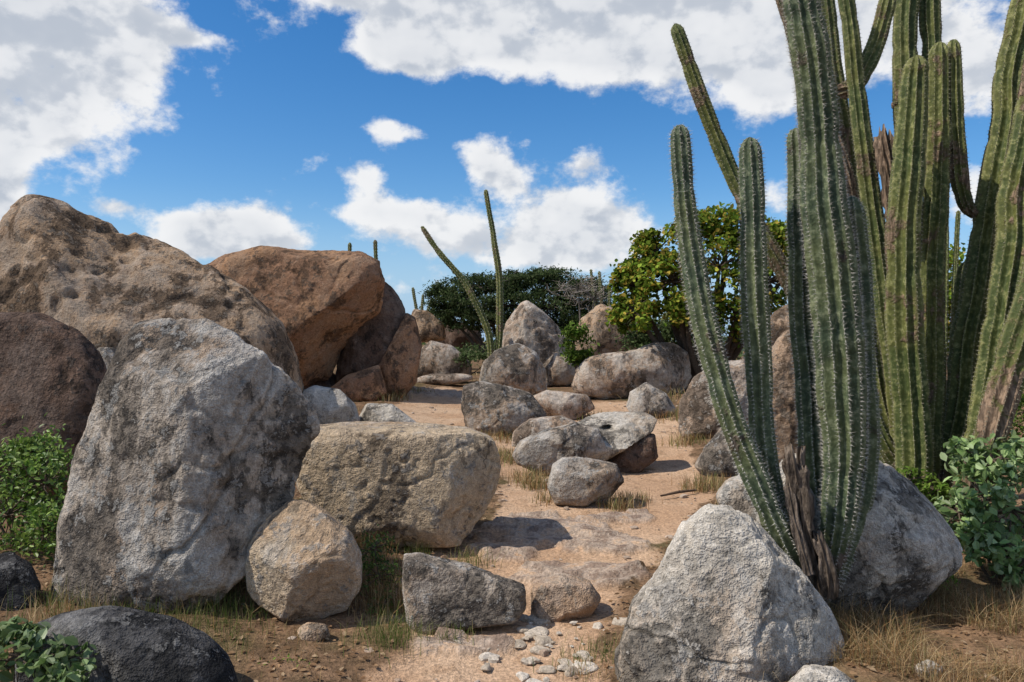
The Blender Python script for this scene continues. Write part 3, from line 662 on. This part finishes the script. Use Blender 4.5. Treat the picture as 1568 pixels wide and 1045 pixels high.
tree('leafy_shrub',gb(1530,5.0),[cl(1478,700,5.3,28,22),cl(1520,705,5.2,36,28),cl(1505,760,5.1,40,30),cl(1550,780,5.0,42,36),cl(1468,785,5.1,26,24),cl(1530,840,4.9,38,30),cl(1490,820,5,26,22),cl(1580,720,5.2,38,46),cl(1570,860,4.8,38,34)],15,.072,P_lite,.012,19,.30,.55,shell=.8,mat=M_leaf)
tree('leafy_bush',gb(1400,5.6),[cl(1390,735,5.7,30,16),cl(1430,750,5.6,24,18)],24,.045,P_bush*.8,.006,14,.3,.5)
tree('leafy_bush',gb(1395,4.6),[cl(1400,905,4.6,18,16),cl(1440,880,4.6,20,12)],26,.02,P_bush,.004,12,.4,.4)
fa=Acc()
for i in range(330):
    d=RNG.uniform(32,70); x_=RNG.uniform(-1.3,1.3)*d; hgt=RNG.uniform(.9,2.2)
    c=np.array([x_,d,.5+hgt*.35]); n=70
    L=c+RNG.normal(size=(n,3))*np.array([1.3,1.0,hgt*.36]); L[:,2]=np.maximum(L[:,2],.4)
    cc=P_dark[RNG.integers(0,4,n)]*RNG.uniform(.9,1.9)
    leafgeo(L,.32,cc,fa,0,.6)
fa.make('distant_scrub',M_leaffar,smooth=False)
a=gp(1012,762);b=gp(1066,753); mid=(a+b)/2+np.array([0,0,.03])
V,Fa=tube(np.array([a+[0,0,.02],mid,b+[0,0,.02]]),np.array([.010,.017,.012]),8)
mk('fallen_stick',V,Fa,M_wood,col=np.tile((.12,.085,.06),(len(V),1)))

# ------------------------------------------------------------ world
to_sun=Vector((-.60,-.20,.77)).normalized()
w=bpy.data.worlds.new('World'); scene.world=w; w.use_nodes=True
try: w.cycles.sampling_method='MANUAL'; w.cycles.sample_map_resolution=256
except Exception as ex_: print(ex_)
q=g=N(w.node_tree)
sky=g.n('ShaderNodeTexSky',sky_type='NISHITA'); sky.sun_disc=False
sky.sun_elevation=math.asin(to_sun.z); sky.sun_rotation=math.atan2(to_sun.x,to_sun.y)
sky.air_density=1.; sky.dust_density=.5; sky.ozone_density=3
D_=g.vm('NORMALIZE',g.n('ShaderNodeTexCoord').outputs['Generated'])
sx=q.n('ShaderNodeSeparateXYZ'); q.l(D_,sx.inputs[0])
az=q.math('ARCTAN2',sx.outputs[0],sx.outputs[1]); el=q.math('ARCSINE',sx.outputs[2])
cv=q.n('ShaderNodeCombineXYZ'); q.l(az,cv.inputs[0]); q.l(el,cv.inputs[1])
n1=q.noise(q.vm('MULTIPLY',D_,(1,1,1.35)),12,6,.62)
n1b=q.noise(q.vm('MULTIPLY',q.vm('ADD',D_,(-.014,0,.022)),(1,1,1.35)),12,3,.62)
pv=cv.outputs[0]
CL=[(30,30,160,95,1.3),(15,160,80,65,1.1),(175,60,60,42,.95),(0,320,28,42,.8),(-80,240,60,120,.9),(297,58,38,10,.6),
 (700,20,150,42,1.1),(870,35,190,52,1.2),(590,78,45,26,.9),(1020,40,180,58,1.15),(1180,50,120,58,1.05),(480,-14,90,14,.8),(665,88,46,26,.9),
 (1190,125,48,38,.95),(1510,120,72,48,1.05),(1400,35,100,50,.95),(1490,280,42,34,.9),
 (560,270,44,28,1),(545,325,70,18,.75),(735,232,36,34,1),(775,275,42,32,.95),(650,325,54,20,.75),(745,368,110,26,1.05),(850,318,50,36,1.05),(935,345,70,38,1.1),(903,255,32,20,.85),(628,205,44,14,.75),(583,188,24,14,.6),
 (283,348,44,26,1.05),(372,333,50,26,.95),(180,318,32,12,.75),(420,365,76,20,.85),(320,388,96,14,.85),(660,430,80,18,.6),(860,402,120,20,.8),(1190,300,46,28,.7)]
acc_=None
for (u,v,ru,rv,wt) in CL:
    a0=math.atan((u-CX)/F); e0=math.atan((CY-v)/F*math.cos(a0)); k1=F/ru*.8; k2=F/rv*.8
    dlt=q.vm('MULTIPLY_ADD',pv,(k1,k2,0),c=(-a0*k1,-e0*k2,0))
    ex=q.math('POWER',.367879,q.vm('DOT_PRODUCT',dlt,dlt))
    acc_=q.math('MULTIPLY',ex,wt) if acc_ is None else q.math('MULTIPLY_ADD',ex,wt,acc_)
outn=q.math('MULTIPLY',q.rng(q.noise(D_,2.6,1,.5),.46,.62,0,1.1),q.rng(q.math('ABSOLUTE',az),.72,.9))
fld=q.math('MINIMUM',q.math('ADD',acc_,outn),1.35)
raw=q.math('ADD',fld,q.math('MULTIPLY',q.math('SUBTRACT',n1,.5),2.7))
alpha=g.rng(raw,.42,1.0)
sh=g.math('ADD',g.rng(g.math('SUBTRACT',n1b,n1),-.06,.12,0,.55),g.rng(g.math('ADD',fld,g.math('MULTIPLY',n1b,1.2)),1.4,2.3,0,.5),clamp=True)
ccol=g.mix(sh,(.97,.975,.985),(.55,.60,.68))
hs=g.n('ShaderNodeHueSaturation'); hs.inputs['Hue'].default_value=.503; hs.inputs['Saturation'].default_value=1.36; hs.inputs['Value'].default_value=1.; g.l(sky.outputs[0],hs.inputs['Color'])
skc=g.mix(g.rng(el,.0,.20,.85,0),hs.outputs[0],(2.5,3.9,5.8))
b1=g.n('ShaderNodeBackground'); g.l(skc,b1.inputs[0]); b1.inputs[1].default_value=.14
b2=g.n('ShaderNodeBackground'); g.l(ccol,b2.inputs[0]); b2.inputs[1].default_value=.93
mx=g.n('ShaderNodeMixShader'); g.l(g.math('MULTIPLY',alpha,.97),mx.inputs[0]); g.l(b1.outputs[0],mx.inputs[1]); g.l(b2.outputs[0],mx.inputs[2])
wo=g.n('ShaderNodeOutputWorld'); g.l(mx.outputs[0],wo.inputs[0])
try: w.cycles.sampling_method='NONE'
except Exception as ex_: print(ex_)

sl=bpy.data.lights.new('sun','SUN'); sl.energy=4.4; sl.angle=math.radians(.6); sl.color=(1,.93,.83)
so=bpy.data.objects.new('sun',sl); so.rotation_euler=to_sun.to_track_quat('Z','Y').to_euler(); scene.collection.objects.link(so)

cd=bpy.data.cameras.new('camera'); cd.sensor_width=36; cd.lens=F/1568*36; cd.clip_end=4000; cd.clip_start=.05
co=bpy.data.objects.new('camera',cd); co.location=(0,0,ZC); co.rotation_euler=(math.pi/2,0,0)
scene.collection.objects.link(co); scene.camera=co
scene.view_settings.view_transform='Standard'; scene.view_settings.look='None'; scene.view_settings.exposure=0
